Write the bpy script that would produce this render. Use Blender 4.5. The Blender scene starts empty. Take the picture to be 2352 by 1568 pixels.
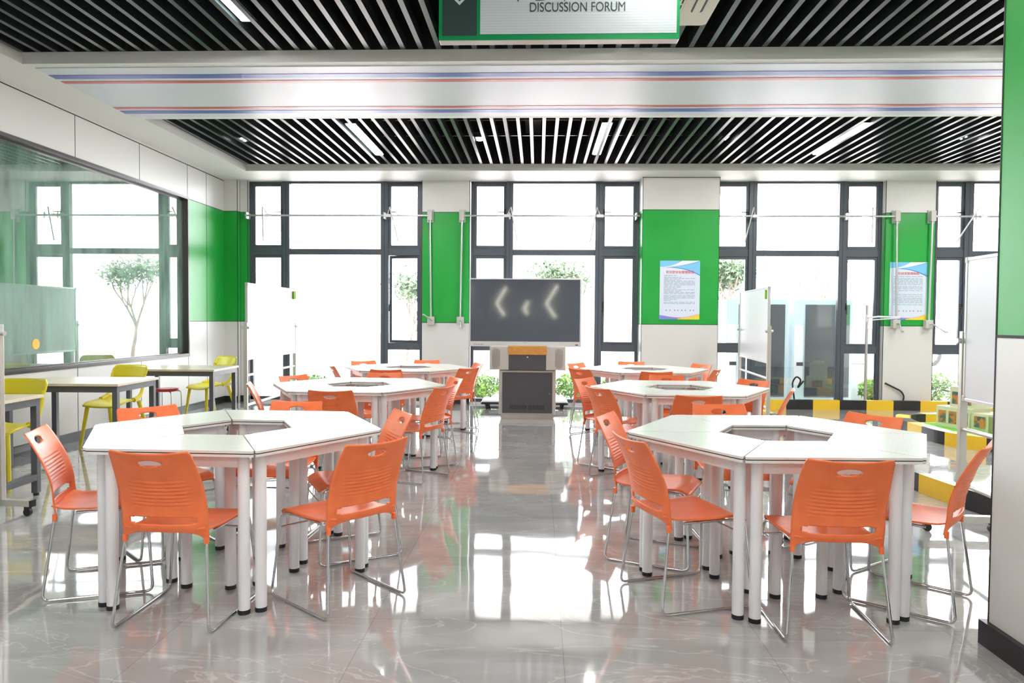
import bpy, math, random
from math import sin, cos, pi, radians, hypot, atan2, degrees
from mathutils import Vector, Matrix
random.seed(7)
S = bpy.context.scene
COL = S.collection
# ------------------------------------------------------------------ camera, world, exposure
CAMH, FPX = 1.3333, 1636.4
cam_d = bpy.data.cameras.new('camera'); cam = bpy.data.objects.new('camera', cam_d); COL.objects.link(cam)
cam_d.sensor_fit = 'HORIZONTAL'; cam_d.sensor_width = 36.0; cam_d.lens = FPX / 2352 * 36.0
cam_d.clip_start = 0.05; cam_d.clip_end = 300
rt = Vector((0.99929065, 0.03700341, 0.00699671)); up = Vector((-0.00811347, 0.03011645, 0.99951347)); fw = Vector((-0.0367747, 0.99886122, -0.03039532))
m = Matrix((rt, up, -fw)).transposed().to_4x4(); m.translation = Vector((0, 0, CAMH)); cam.matrix_world = m
S.camera = cam
SKY = 5.0
w = bpy.data.worlds.new('sky'); S.world = w; w.use_nodes = True
bg = w.node_tree.nodes['Background']; bg.inputs[0].default_value = (0.93, 0.97, 1.0, 1); bg.inputs[1].default_value = SKY
S.view_settings.view_transform = 'Standard'; S.view_settings.look = 'None'; S.view_settings.gamma = 1.0
S.view_settings.use_curve_mapping = False
S.view_settings.exposure = 1.9
LAMP = 50.0
# ------------------------------------------------------------------ materials
def mat(name, col, rough=.5, metal=0., spec=.5, emit=None, es=0., coat=0., ior=None):
    M = bpy.data.materials.new(name); M.use_nodes = True
    b = M.node_tree.nodes['Principled BSDF']
    b.inputs['Base Color'].default_value = (*col, 1); b.inputs['Roughness'].default_value = rough
    b.inputs['Metallic'].default_value = metal; b.inputs['Specular IOR Level'].default_value = spec
    b.inputs['Coat Weight'].default_value = coat; b.inputs['Coat Roughness'].default_value = .03
    if ior: b.inputs['IOR'].default_value = ior
    if emit: b.inputs['Emission Color'].default_value = (*emit, 1); b.inputs['Emission Strength'].default_value = es
    return M
def noise_tint(M, scale, c1, c2, bump=0., detail=4, stretch=(1, 1, 1), lo=.35, hi=.65):
    nt = M.node_tree; N = nt.nodes; L = nt.links; b = N['Principled BSDF']
    tc = N.new('ShaderNodeTexCoord'); mp = N.new('ShaderNodeMapping'); mp.inputs['Scale'].default_value = stretch
    n = N.new('ShaderNodeTexNoise'); n.inputs['Scale'].default_value = scale; n.inputs['Detail'].default_value = detail
    r = N.new('ShaderNodeValToRGB'); r.color_ramp.elements[0].position = lo; r.color_ramp.elements[1].position = hi
    r.color_ramp.elements[0].color = (*c1, 1); r.color_ramp.elements[1].color = (*c2, 1)
    L.new(tc.outputs['Object'], mp.inputs[0]); L.new(mp.outputs[0], n.inputs['Vector']); L.new(n.outputs['Fac'], r.inputs[0]); L.new(r.outputs[0], b.inputs['Base Color'])
    if bump:
        bp = N.new('ShaderNodeBump'); bp.inputs['Strength'].default_value = bump; bp.inputs['Distance'].default_value = .002
        L.new(n.outputs['Fac'], bp.inputs['Height']); L.new(bp.outputs[0], b.inputs['Normal'])
    return M
def glass(name, refl, tint=(1, 1, 1), edge=1.45):
    M = bpy.data.materials.new(name); M.use_nodes = True; nt = M.node_tree; N = nt.nodes; L = nt.links
    for n in list(N): N.remove(n)
    o = N.new('ShaderNodeOutputMaterial'); t = N.new('ShaderNodeBsdfTransparent'); g = N.new('ShaderNodeBsdfGlossy'); mx = N.new('ShaderNodeMixShader')
    t.inputs[0].default_value = (*tint, 1); g.inputs['Roughness'].default_value = 0.0
    f = N.new('ShaderNodeFresnel'); f.inputs[0].default_value = edge; a = N.new('ShaderNodeMath'); a.operation = 'MULTIPLY_ADD'
    a.inputs[1].default_value = 1.6; a.inputs[2].default_value = refl; a.use_clamp = True
    L.new(f.outputs[0], a.inputs[0]); L.new(a.outputs[0], mx.inputs[0]); L.new(t.outputs[0], mx.inputs[1]); L.new(g.outputs[0], mx.inputs[2]); L.new(mx.outputs[0], o.inputs[0])
    return M
M = {}
M['wall'] = mat('white wall panel', (.69, .685, .665), .38)
M['wallg'] = noise_tint(mat('green wall panel', (.02, .36, .06), .34, spec=.35), 1.5, (.013, .33, .045), (.02, .37, .055))
M['joint'] = mat('dark panel joint', (.02, .02, .02), .6)
M['soffit'] = mat('painted soffit', (.72, .725, .70), .55)
M['slat'] = mat('charcoal metal slat', (.017, .023, .025), .3, 0., .38)
M['void'] = noise_tint(mat('black ceiling void', (.006, .006, .006), .9), 3, (.004, .004, .004), (.012, .012, .013))
M['panel'] = mat('silvery beam cladding', (.60, .64, .70), .40, .0)
M['blue'] = mat('blue stripe', (.07, .10, .42), .35); M['red'] = mat('red stripe', (.55, .07, .07), .35)
M['black'] = mat('black plastic', (.012, .012, .014), .45)
M['base'] = mat('black skirting', (.015, .015, .017), .4)
M['slate'] = mat('slate aluminium frame', (.075, .088, .11), .4)
M['slatei'] = mat('slate frame groove', (.015, .018, .025), .5)
M['brown'] = mat('dark bronze window frame', (.05, .045, .045), .3, .3)
M['glass'] = glass('window glass', .01)
M['glass2'] = glass('partition glass', .26, (.84, .95, .90))
def dusty(G):
    nt = G.node_tree; N = nt.nodes; L = nt.links; o = [n for n in N if n.type == 'OUTPUT_MATERIAL'][0]; src = o.inputs[0].links[0].from_socket
    tc = N.new('ShaderNodeTexCoord'); mp = N.new('ShaderNodeMapping'); mp.inputs['Scale'].default_value = (1, 5, .5); n = N.new('ShaderNodeTexNoise'); n.inputs['Scale'].default_value = 3.5; n.inputs['Detail'].default_value = 6; n.inputs['Distortion'].default_value = .6
    r = N.new('ShaderNodeMapRange'); r.inputs['From Min'].default_value = .3; r.inputs['From Max'].default_value = .75; r.inputs['To Min'].default_value = .03; r.inputs['To Max'].default_value = .26
    d = N.new('ShaderNodeBsdfDiffuse'); d.inputs[0].default_value = (.55, .75, .66, 1); mx = N.new('ShaderNodeMixShader')
    L.new(tc.outputs['Object'], mp.inputs[0]); L.new(mp.outputs[0], n.inputs['Vector']); L.new(n.outputs['Fac'], r.inputs['Value']); L.new(r.outputs[0], mx.inputs[0]); L.new(src, mx.inputs[1]); L.new(d.outputs[0], mx.inputs[2]); L.new(mx.outputs[0], o.inputs[0])
dusty(M['glass2'])
M['lamp'] = mat('lamp diffuser', (1, 1, 1), .5, emit=(1, .98, .95), es=LAMP)
M['chev'] = mat('chevron lamp diffuser', (1, 1, 1), .5, emit=(1, .93, .75), es=4.5)
M['spot'] = mat('spot lens', (1, 1, 1), .5, emit=(1, .98, .95), es=18)
M['white'] = mat('white powder coat', (.80, .80, .82), .3)
M['top'] = noise_tint(mat('white laminate', (.78, .76, .73), .22), 9, (.75, .735, .705), (.79, .77, .74), stretch=(1, 12, 1))
M['orange'] = noise_tint(mat('orange plastic', (.80, .16, .05), .42), 14, (.86, .175, .052), (.92, .205, .065), bump=.15)
M['chrome'] = mat('chrome rod', (.62, .63, .64), .14, 1.)
M['yellow'] = mat('yellow plastic', (.74, .62, .02), .35)
M['redp'] = mat('red plastic', (.52, .02, .03), .3)
M['wood'] = noise_tint(mat('pale oak laminate', (.70, .60, .42), .28), 4, (.66, .57, .42), (.76, .68, .52), stretch=(2, 22, 2))
M['oak'] = noise_tint(mat('orange oak trim', (.62, .28, .06), .35), 5, (.58, .25, .045), (.70, .34, .08), stretch=(3, 3, 30))
M['grey'] = mat('dark grey steel', (.085, .09, .10), .4)
M['silver'] = mat('silver aluminium', (.62, .63, .64), .3, .8)
M['alu'] = mat('beige aluminium', (.58, .57, .52), .35, .5)
M['board'] = mat('whiteboard enamel', (.72, .75, .79), .28)
M['screen'] = mat('dark glass screen', (.045, .055, .075), .05, spec=.9)
M['cab'] = mat('light grey cabinet steel', (.55, .54, .50), .4)
M['cabd'] = mat('charcoal cabinet door', (.075, .075, .085), .35)
M['cream'] = mat('cream model wall', (.66, .68, .50), .5); M['olive'] = mat('olive model wall', (.30, .33, .16), .5)
M['ty'] = mat('yellow barrier', (.86, .55, .03), .35); M['tb'] = mat('black barrier', (.018, .018, .022), .35)
M['grass'] = noise_tint(mat('artificial turf', (.15, .5, .03), .8), 60, (.10, .40, .02), (.22, .62, .05), bump=.5)
M['leaf'] = noise_tint(mat('hedge leaves', (.08, .2, .03), .5), 5, (.035, .13, .02), (.22, .40, .05))
M['leaf2'] = noise_tint(mat('grey green leaves', (.1, .16, .08), .5), 5, (.06, .11, .06), (.16, .22, .12))
M['bark'] = noise_tint(mat('bark', (.16, .12, .09), .8), 12, (.10, .08, .06), (.24, .19, .15))
M['pave'] = noise_tint(mat('pale paving', (.52, .46, .44), .7), 2, (.50, .43, .41), (.56, .50, .48))
M['ice'] = mat('pale blue cabinet shell', (.52, .68, .72), .3)
M['dglass'] = mat('dark cabinet glass', (.05, .06, .07), .06, spec=.8)
M['sgreen'] = mat('sign green', (.0, .30, .09), .35); M['sdark'] = mat('sign dark green', (.03, .065, .055), .4)
M['ink'] = mat('dark ink', (.04, .06, .055), .5); M['redink'] = mat('red ink', (.75, .06, .08), .5); M['greyink'] = mat('grey ink', (.32, .38, .48), .5)
M['acryl'] = mat('clear acrylic edge', (.72, .66, .66), .12)
M['ivory'] = mat('ivory plastic', (.62, .60, .50), .45)
M['lime'] = mat('lime green felt', (.28, .68, .02), .6)
M['teal'] = mat('teal post paint', (.02, .30, .16), .35)
M['disc'] = mat('orange disc', (.85, .50, .03), .5)
M['carp'] = mat('dark car paint', (.06, .07, .085), .12, coat=1.); M['carw'] = mat('white car paint', (.75, .75, .76), .15, coat=1.)
M['tyre'] = mat('tyre', (.02, .02, .02), .7); M['rim'] = mat('alloy rim', (.6, .6, .6), .25, .9)
M['caro'] = mat('orange lamp glass', (.8, .25, .08), .2)
M['soft'] = mat('side room plaster', (.55, .60, .56), .6)
# floor
def floor_mat():
    F = mat('polished marble tile', (.42, .41, .40), .045, spec=.8, coat=.5); nt = F.node_tree; N = nt.nodes; L = nt.links; b = N['Principled BSDF']
    tc = N.new('ShaderNodeTexCoord'); br = N.new('ShaderNodeTexBrick'); br.offset = 0; br.inputs['Scale'].default_value = 1.0
    mp = N.new('ShaderNodeMapping'); mp.inputs['Location'].default_value = (-.11 + .83 * 0, -3.11, 0)
    br.inputs['Brick Width'].default_value = .83; br.inputs['Row Height'].default_value = .83; br.inputs['Mortar Size'].default_value = .0016; br.inputs['Mortar Smooth'].default_value = .3
    br.inputs['Color1'].default_value = (1, 1, 1, 1); br.inputs['Color2'].default_value = (.93, .93, .93, 1); br.inputs['Mortar'].default_value = (.66, .66, .66, 1)
    L.new(tc.outputs['Object'], mp.inputs[0]); L.new(mp.outputs[0], br.inputs['Vector'])
    n1 = N.new('ShaderNodeTexNoise'); n1.inputs['Scale'].default_value = 1.6; n1.inputs['Detail'].default_value = 7; n1.inputs['Distortion'].default_value = 1.2
    mp2 = N.new('ShaderNodeMapping'); mp2.inputs['Rotation'].default_value = (0, 0, .45); mp2.inputs['Scale'].default_value = (.7, 2.2, 1)
    L.new(tc.outputs['Object'], mp2.inputs[0]); L.new(mp2.outputs[0], n1.inputs['Vector'])
    r1 = N.new('ShaderNodeValToRGB'); e = r1.color_ramp.elements; e[0].position = .3; e[0].color = (.34, .338, .335, 1); e[1].position = .7; e[1].color = (.46, .458, .455, 1)
    L.new(n1.outputs['Fac'], r1.inputs[0])
    n2 = N.new('ShaderNodeTexNoise'); n2.inputs['Scale'].default_value = 1.1; n2.inputs['Detail'].default_value = 5; n2.inputs['Distortion'].default_value = 2.5
    L.new(mp2.outputs[0], n2.inputs['Vector'])
    r2 = N.new('ShaderNodeValToRGB'); e = r2.color_ramp.elements; e[0].position = .488; e[0].color = (0, 0, 0, 1); e[1].position = .512; e[1].color = (0, 0, 0, 1)
    k = r2.color_ramp.elements.new(.5); k.color = (1, 1, 1, 1)
    L.new(n2.outputs['Fac'], r2.inputs[0])
    mx = N.new('ShaderNodeMix'); mx.data_type = 'RGBA'; mx.inputs['B'].default_value = (.62, .60, .59, 1)
    v = N.new('ShaderNodeMath'); v.operation = 'MULTIPLY'; v.inputs[1].default_value = .55; L.new(r2.outputs[0], v.inputs[0]); L.new(v.outputs[0], mx.inputs['Factor'])
    L.new(r1.outputs[0], mx.inputs['A'])
    mu = N.new('ShaderNodeMix'); mu.data_type = 'RGBA'; mu.blend_type = 'MULTIPLY'; mu.inputs['Factor'].default_value = 1
    L.new(mx.outputs['Result'], mu.inputs['A']); L.new(br.outputs['Color'], mu.inputs['B']); L.new(mu.outputs['Result'], b.inputs['Base Color'])
    n3 = N.new('ShaderNodeTexNoise'); n3.inputs['Scale'].default_value = 3.0; n3.inputs['Detail'].default_value = 1
    bp = N.new('ShaderNodeBump'); bp.inputs['Strength'].default_value = .12; bp.inputs['Distance'].default_value = .01
    L.new(tc.outputs['Object'], n3.inputs['Vector']); L.new(n3.outputs['Fac'], bp.inputs['Height']); L.new(bp.outputs[0], b.inputs['Normal']); L.new(bp.outputs[0], b.inputs['Coat Normal'])
    return F
M['floor'] = floor_mat()
# ------------------------------------------------------------------ mesh helpers
class MB:
    def __init__(s): s.v = []; s.f = []; s.mi = []; s.sm = []
    def add(s, vs, fs, mi=0, sm=False):
        o = len(s.v); s.v += [tuple(p) for p in vs]
        for f in fs: s.f.append(tuple(i + o for i in f)); s.mi.append(mi); s.sm.append(sm)
        return s
    def box(s, a, b, mi=0):
        x0, y0, z0 = a; x1, y1, z1 = b
        x0, x1 = min(x0, x1), max(x0, x1); y0, y1 = min(y0, y1), max(y0, y1); z0, z1 = min(z0, z1), max(z0, z1)
        V = [(x0, y0, z0), (x1, y0, z0), (x1, y1, z0), (x0, y1, z0), (x0, y0, z1), (x1, y0, z1), (x1, y1, z1), (x0, y1, z1)]
        return s.add(V, [(0, 3, 2, 1), (4, 5, 6, 7), (0, 1, 5, 4), (1, 2, 6, 5), (2, 3, 7, 6), (3, 0, 4, 7)], mi)
    def rbox(s, a, b, r=.004, mi=0, axis='z', n=3):   # box with rounded edges along one axis
        x0, y0, z0 = a; x1, y1, z1 = b
        if axis == 'z': P = rrect(x0, y0, x1, y1, r, n); return s.prism(P, z0, z1, mi)
        if axis == 'x': P = rrect(y0, z0, y1, z1, r, n); f = lambda u, v, t: (t, u, v); return s._pr(P, x0, x1, mi, f)
        P = rrect(x0, z0, x1, z1, r, n); f = lambda u, v, t: (u, t, v); return s._pr(P, y1, y0, mi, f)
    def _pr(s, P, t0, t1, mi, f, sm=False):
        n = len(P); V = [f(u, v, t0) for u, v in P] + [f(u, v, t1) for u, v in P]
        F = [tuple(reversed(range(n))), tuple(range(n, 2 * n))] + [(i, (i + 1) % n, (i + 1) % n + n, i + n) for i in range(n)]
        return s.add(V, F, mi, sm)
    def prism(s, P, z0, z1, mi=0): return s._pr(P, z0, z1, mi, lambda u, v, t: (u, v, t))
    def cyl(s, p0, p1, r, n=16, mi=0, r1=None, cap=True):
        p0 = Vector(p0); p1 = Vector(p1); d = (p1 - p0).normalized(); a = d.orthogonal().normalized(); b = d.cross(a); r1 = r if r1 is None else r1
        V = [p0 + (a * cos(2 * pi * i / n) + b * sin(2 * pi * i / n)) * r for i in range(n)] + [p1 + (a * cos(2 * pi * i / n) + b * sin(2 * pi * i / n)) * r1 for i in range(n)]
        s.add(V, [(i, (i + 1) % n, (i + 1) % n + n, i + n) for i in range(n)], mi, True)
        if cap: s.add(V[:n], [tuple(reversed(range(n)))], mi); s.add(V[n:], [tuple(range(n))], mi)
        return s
    def tube(s, path, r, n=8, mi=0, closed=False):
        P = [Vector(p) for p in path]; m = len(P); rings = []; prev = None
        R = r if isinstance(r, (list, tuple)) else [r] * m
        for i in range(m):
            if closed: d = (P[(i + 1) % m] - P[i - 1]).normalized()
            else: d = (P[min(i + 1, m - 1)] - P[max(i - 1, 0)]).normalized()
            a = d.orthogonal().normalized() if prev is None else (prev - d * prev.dot(d)).normalized()
            prev = a; b = d.cross(a); rings.append([P[i] + (a * cos(2 * pi * k / n) + b * sin(2 * pi * k / n)) * R[i] for k in range(n)])
        V = [q for g in rings for q in g]; F = []
        for i in range(m if closed else m - 1):
            j = (i + 1) % m
            for k in range(n): F.append((i * n + k, i * n + (k + 1) % n, j * n + (k + 1) % n, j * n + k))
        s.add(V, F, mi, True)
        if not closed: s.add(rings[0], [tuple(reversed(range(n)))], mi); s.add(rings[-1], [tuple(range(n))], mi)
        return s
    def lathe(s, prof, n=24, c=(0, 0, 0), mi=0):
        V = [(c[0] + r * cos(2 * pi * i / n), c[1] + r * sin(2 * pi * i / n), c[2] + z) for r, z in prof for i in range(n)]
        F = [(j * n + i, j * n + (i + 1) % n, (j + 1) * n + (i + 1) % n, (j + 1) * n + i) for j in range(len(prof) - 1) for i in range(n)]
        return s.add(V, F, mi, True)
    def build(s, name, mats, parent=None, loc=None, bevel=0., solid=0., rot=None):
        me = bpy.data.meshes.new(name); me.from_pydata(s.v, [], s.f)
        if not isinstance(mats, (list, tuple)): mats = [mats]
        for k in mats: me.materials.append(M[k] if isinstance(k, str) else k)
        me.polygons.foreach_set('material_index', s.mi); me.polygons.foreach_set('use_smooth', s.sm); me.update()
        o = bpy.data.objects.new(name, me); COL.objects.link(o)
        if parent: o.parent = parent
        if loc: o.location = loc
        if rot: o.rotation_euler = rot
        if solid:
            q = o.modifiers.new('thickness', 'SOLIDIFY'); q.thickness = solid; q.offset = 0
        if bevel:
            q = o.modifiers.new('soft edges', 'BEVEL'); q.width = bevel; q.segments = 2; q.limit_method = 'ANGLE'; q.angle_limit = radians(50)
        return o
def rrect(x0, y0, x1, y1, r, n=4):
    P = []
    for cx, cy, a in ((x1 - r, y0 + r, -90), (x1 - r, y1 - r, 0), (x0 + r, y1 - r, 90), (x0 + r, y0 + r, 180)):
        for i in range(n + 1): t = radians(a + 90 * i / n); P.append((cx + r * cos(t), cy + r * sin(t)))
    return P
def rpoly(P, r, n=4):   # rounded convex/any polygon (ccw)
    out = []; m = len(P)
    for i in range(m):
        p = Vector(P[i]); a = (Vector(P[i - 1]) - p); b = (Vector(P[(i + 1) % m]) - p); a.normalize(); b.normalize()
        ang = a.angle(b); d = r / math.tan(ang / 2); p0 = p + a * d; p1 = p + b * d
        for k in range(n + 1):
            t = k / n; out.append(tuple(p0 * (1 - t) ** 2 + p * 2 * t * (1 - t) + p1 * t * t))
    return out
def fillet(path, r, n=5):   # round the inner corners of a 3d polyline
    P = [Vector(p) for p in path]; out = [P[0]]
    for i in range(1, len(P) - 1):
        a = (P[i - 1] - P[i]); b = (P[i + 1] - P[i]); d = min(r, a.length * .45, b.length * .45); a.normalize(); b.normalize()
        p0 = P[i] + a * d; p1 = P[i] + b * d
        for k in range(n + 1): t = k / n; out.append(p0 * (1 - t) ** 2 + P[i] * 2 * t * (1 - t) + p1 * t * t)
    out.append(P[-1]); return out
def tag(o, label=None, cat=None, group=None, kind=None):
    if label: o['label'] = label
    if cat: o['category'] = cat
    if group: o['group'] = group
    if kind: o['kind'] = kind
    return o
def thing(name, label, cat, loc=(0, 0, 0), rz=0, group=None):
    o = bpy.data.objects.new(name, None); COL.objects.link(o); o.location = loc; o.rotation_euler = (0, 0, rz); o.empty_display_size = .1
    return tag(o, label, cat, group)
def struct(mb, name, mats, parent=None, **k):
    o = mb.build(name, mats, parent, **k)
    if not parent: o['kind'] = 'structure'
    return o
def copy_tree(o, parent=None):
    c = o.copy(); COL.objects.link(c)
    if parent: c.parent = parent
    for ch in list(o.children): copy_tree(ch, c)
    return c
def text_mesh(txt, size, name, mt, parent, loc, rot=(pi / 2, 0, 0), align='CENTER', extrude=.0008, sx=1., bold=0.):
    cu = bpy.data.curves.new(name, 'FONT'); cu.body = txt; cu.size = size; cu.align_x = align; cu.extrude = extrude; cu.offset = bold
    t = bpy.data.objects.new(name, cu); COL.objects.link(t); dg = bpy.context.evaluated_depsgraph_get(); dg.update()
    me = bpy.data.meshes.new_from_object(t.evaluated_get(dg)); bpy.data.objects.remove(t)
    me.materials.clear(); me.materials.append(M[mt]); o = bpy.data.objects.new(name, me); COL.objects.link(o); o.parent = parent
    o.location = loc; o.rotation_euler = rot; o.scale = (sx, 1, 1); return o

# ------------------------------------------------------------------ room shell
XL, XR, YB, YF = -4.955, 9.0, 11.16, -6.0
ZS, ZV = 3.50, 4.25
GB, GT = 1.28, 3.008
YW = 11.28             # window plane
struct(MB().box((XL - .25, YF - .2, -.12), (XR + .2, YB + .24, 0)), 'floor', 'floor')
R2Y0, R2Y1, R2X0 = 7.72, 10.43, -4.33
R1Y1, R1X0 = 6.03, -4.45
b = MB()
b.box((XL, R2Y1, ZS), (XR, YB + .2, ZV)); b.box((XL, R1Y1, ZS), (XR, R2Y0, ZV))
b.box((XL, R2Y0, ZS), (R2X0, R2Y1, ZV)); b.box((XL, YF, ZS), (R1X0, R1Y1, ZV))
struct(b, 'ceiling', 'soffit')
q = MB().box((XL, YF, ZV), (XR, YB + .2, ZV + .1)); e = .004; zb = 3.60
q.box((R2X0, R2Y1 - e, zb), (XR, R2Y1, ZV)); q.box((R2X0, R2Y0, zb), (XR, R2Y0 + e, ZV)); q.box((R2X0, R2Y0, zb), (R2X0 + e, R2Y1, ZV))
q.box((R1X0, R1Y1 - e, zb), (XR, R1Y1, ZV)); q.box((R1X0, YF, zb), (R1X0 + e, R1Y1, ZV)); q.box((XR - e, YF, zb), (XR, YB, ZV)); q.box((R1X0, YF, zb), (XR, YF + e, ZV))
struct(q, 'ceiling', 'void')
def slats(x0, y0, y1):
    q = MB(); x = x0
    while x < XR - .1: q.box((x - .02, y0, 3.565), (x + .02, y1, 3.665)); x += .1475
    for yy in [y0 + .3 + i * 1.2 for i in range(int((y1 - y0) / 1.2) + 1)]: q.box((x0 - .1, yy, 3.70), (XR - .1, yy + .025, 3.73))
    return q
struct(slats(R2X0 + .10, R2Y0 - .05 + .06, R2Y1 - .16), 'ceiling', 'slat')
struct(slats(R1X0 + .07, YF, R1Y1 - .1), 'ceiling', 'slat')
# services up in the black void
q = MB()
for x in (-3.1, -.2, 2.6, 5.4): q.box((x, R2Y0, 4.0), (x + .22, R2Y1, 4.12))
for y in (8.4, 9.4): q.box((R2X0, y, 3.95), (XR, y + .05, 4.0))
q.box((XL + 1, 3.4, 4.0), (XR, 3.6, 4.1)); q.cyl((R1X0, 5.0, 4.05), (XR, 5.0, 4.05), .04)
struct(q, 'ceiling', mat('void services', (.012, .012, .013), .6))
# striped cladding under the cross beam
q = MB(); x0, x1 = -4.40, XR
q.box((x0, 6.12, ZS - .008), (x1, 7.62, ZS + .002), 0)
for y0, y1, k in ((6.29, 6.385, 1), (6.455, 6.515, 2), (7.255, 7.315, 2), (7.375, 7.475, 1)): q.box((x0, y0, ZS - .011), (x1, y1, ZS - .0075), k)
struct(q, 'trim_1', ['panel', 'blue', 'red'])
# left wall with opening
WY0, WY1, WZ0, WZ1 = 3.9, 9.915, .815, 3.008
XG = -5.03
def wallbox(q, x0, x1, y0, y1, zs, front):   # stacked white-green-white panels, front = -Y (back wall) or +X (left wall)
    for z0, z1, k in zs: q.box((x0, y0, z0), (x1, y1, z1), k)
ZB3 = ((0, GB, 0), (GB, GT, 1), (GT, ZS + .02, 0))
q = MB(); xo = XL - .25
q.box((xo, YF, 0), (XL, WY0, ZS + .02), 0); q.box((xo, WY0, 0), (XL, WY1, WZ0), 0); q.box((xo, WY0, WZ1), (XL, WY1, ZS + .02), 0)
wallbox(q, xo, XL, WY1, YB + .2, ZB3, 'x')
g = .004   # dark joints
for y in (-1.1, .12, 1.34, 2.56, 3.78, 5.0, 6.24, 7.483, 8.712):
    q.box((XL - .01, y - g, WZ1), (XL + .0015, y + g, 3.487), 2); q.box((XL - .01, y - g, .1), (XL + .0015, y + g, WZ0), 2)
for y in (9.915, 10.49): q.box((XL - .01, y - g, .1), (XL + .0015, y + g, 3.487), 2)
for z in (GB, GT): q.box((XL - .01, WY1, z - g), (XL + .0015, YB, z + g), 2)
q.box((XL - .01, YF, 3.477), (XL + .003, YB, 3.487), 2)
q.box((XL, YF, 3.487), (XL + .012, YB, ZS), 3)
struct(q, 'wall_left', ['wall', 'wallg', 'joint', 'soffit'])
q = MB()
q.box((xo, WY0, WZ0), (XL, WY0 + .02, WZ1)); 
q.box((xo, WY1 - .012, WZ0), (XL + .012, WY1, WZ1)); q.box((xo, WY0, WZ0), (XL + .012, WY1, WZ0 + .012)); q.box((xo, WY0, WZ1 - .012), (XL + .012, WY1, WZ1))
q.box((XL, WY0, WZ0 - .03), (XL + .012, WY1 + .01, WZ0)); q.box((XL, WY0, WZ1), (XL + .012, WY1 + .01, WZ1 + .025)); q.box((XL, WY1, WZ0 - .03), (XL + .012, WY1 + .02, WZ1 + .025))
q.box((XG + .005, WY0, WZ1 - .03), (XG + .02, WY1, WZ1)); q.box((XG + .005, WY0, WZ0), (XG + .02, WY1, WZ0 + .025))
wo = struct(q, 'window_5', 'brown', bevel=.002)
MB().box((XG - .005, WY0, WZ0), (XG + .005, WY1, WZ1)).build('pane', 'glass2', wo)
# back wall piers
def pier(q, x0, x1, y0, zs=ZB3, y1=YB + .2):
    for z0, z1, k in zs: q.box((x0, y0, z0), (x1, y1, z1), k)
    for z in (GB, GT): q.box((x0 - .0015, y0 - .0015, z - g), (x1 + .0015, y1, z + g), 2)
    for x in (x0, x1): q.box((x - g, y0 - .0015, .1), (x + g, y0 + .004, ZS), 2)
q = MB()
pier(q, XL - .05, -4.74, YB - .08); pier(q, -4.74, -4.615, YB + .02)
pier(q, -1.835, -1.085, YB); pier(q, 1.56, 2.712, 10.88); pier(q, 5.30, 6.05, YB)
q.box((9.0, YB, 0), (9.3, YB + .2, ZS), 0)
q.box((1.553, 10.8785, ZS - .012), (2.712, 10.885, ZS - .004), 2)
struct(q, 'wall_back', ['wall', 'wallg', 'joint'])
q = MB()
q.box((XL, YF, 0), (XL + .015, YB, .10)); q.box((XL, YB - .095, 0), (-4.74, YB - .08, .1)); q.box((-4.74, YB, 0), (-4.6, YB + .02, .1))
q.box((-1.84, YB - .015, 0), (-1.08, YB, .1)); q.box((1.545, 10.865, 0), (2.727, 10.88, .1)); q.box((5.29, YB - .015, 0), (6.06, YB, .1))
struct(q, 'baseboard_back', 'base')
struct(MB().box((XR, YF, 0), (XR + .2, YB + .2, ZV)), 'wall_right', 'wall')
struct(MB().box((XL - .25, YF - .2, 0), (XR + .2, YF, ZV)), 'wall_front', 'wall')
struct(MB().box((XL - .25, YF, ZS), (XL - .02, YB + .2, ZV + .1)).box((XL, YB + .02, ZS + .02), (XR, YB + .24, ZV + .1)), 'wall_upper', 'wall')
# pillar on the right
q = MB(); px0, px1, py0, py1 = 1.872, 2.60, 2.05, 2.985
for z0, z1, k in ((0, GB, 0), (GB, ZS + .3, 1)): q.box((px0, py0, z0), (px1, py1, z1), k)
q.box((px0 - .002, py0, GB - .006), (px1 + .002, py1 + .002, GB + .006), 2); q.box((px0 - .0025, py1 - .004, .1), (px0 + .003, py1 + .0025, ZS + .3), 2)
q.box((px0 - .025, py0 - .02, 0), (px1 + .025, py1 + .025, .1), 3)
struct(q, 'wall_pillar', ['wall', 'wallg', 'joint', 'base'])
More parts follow.
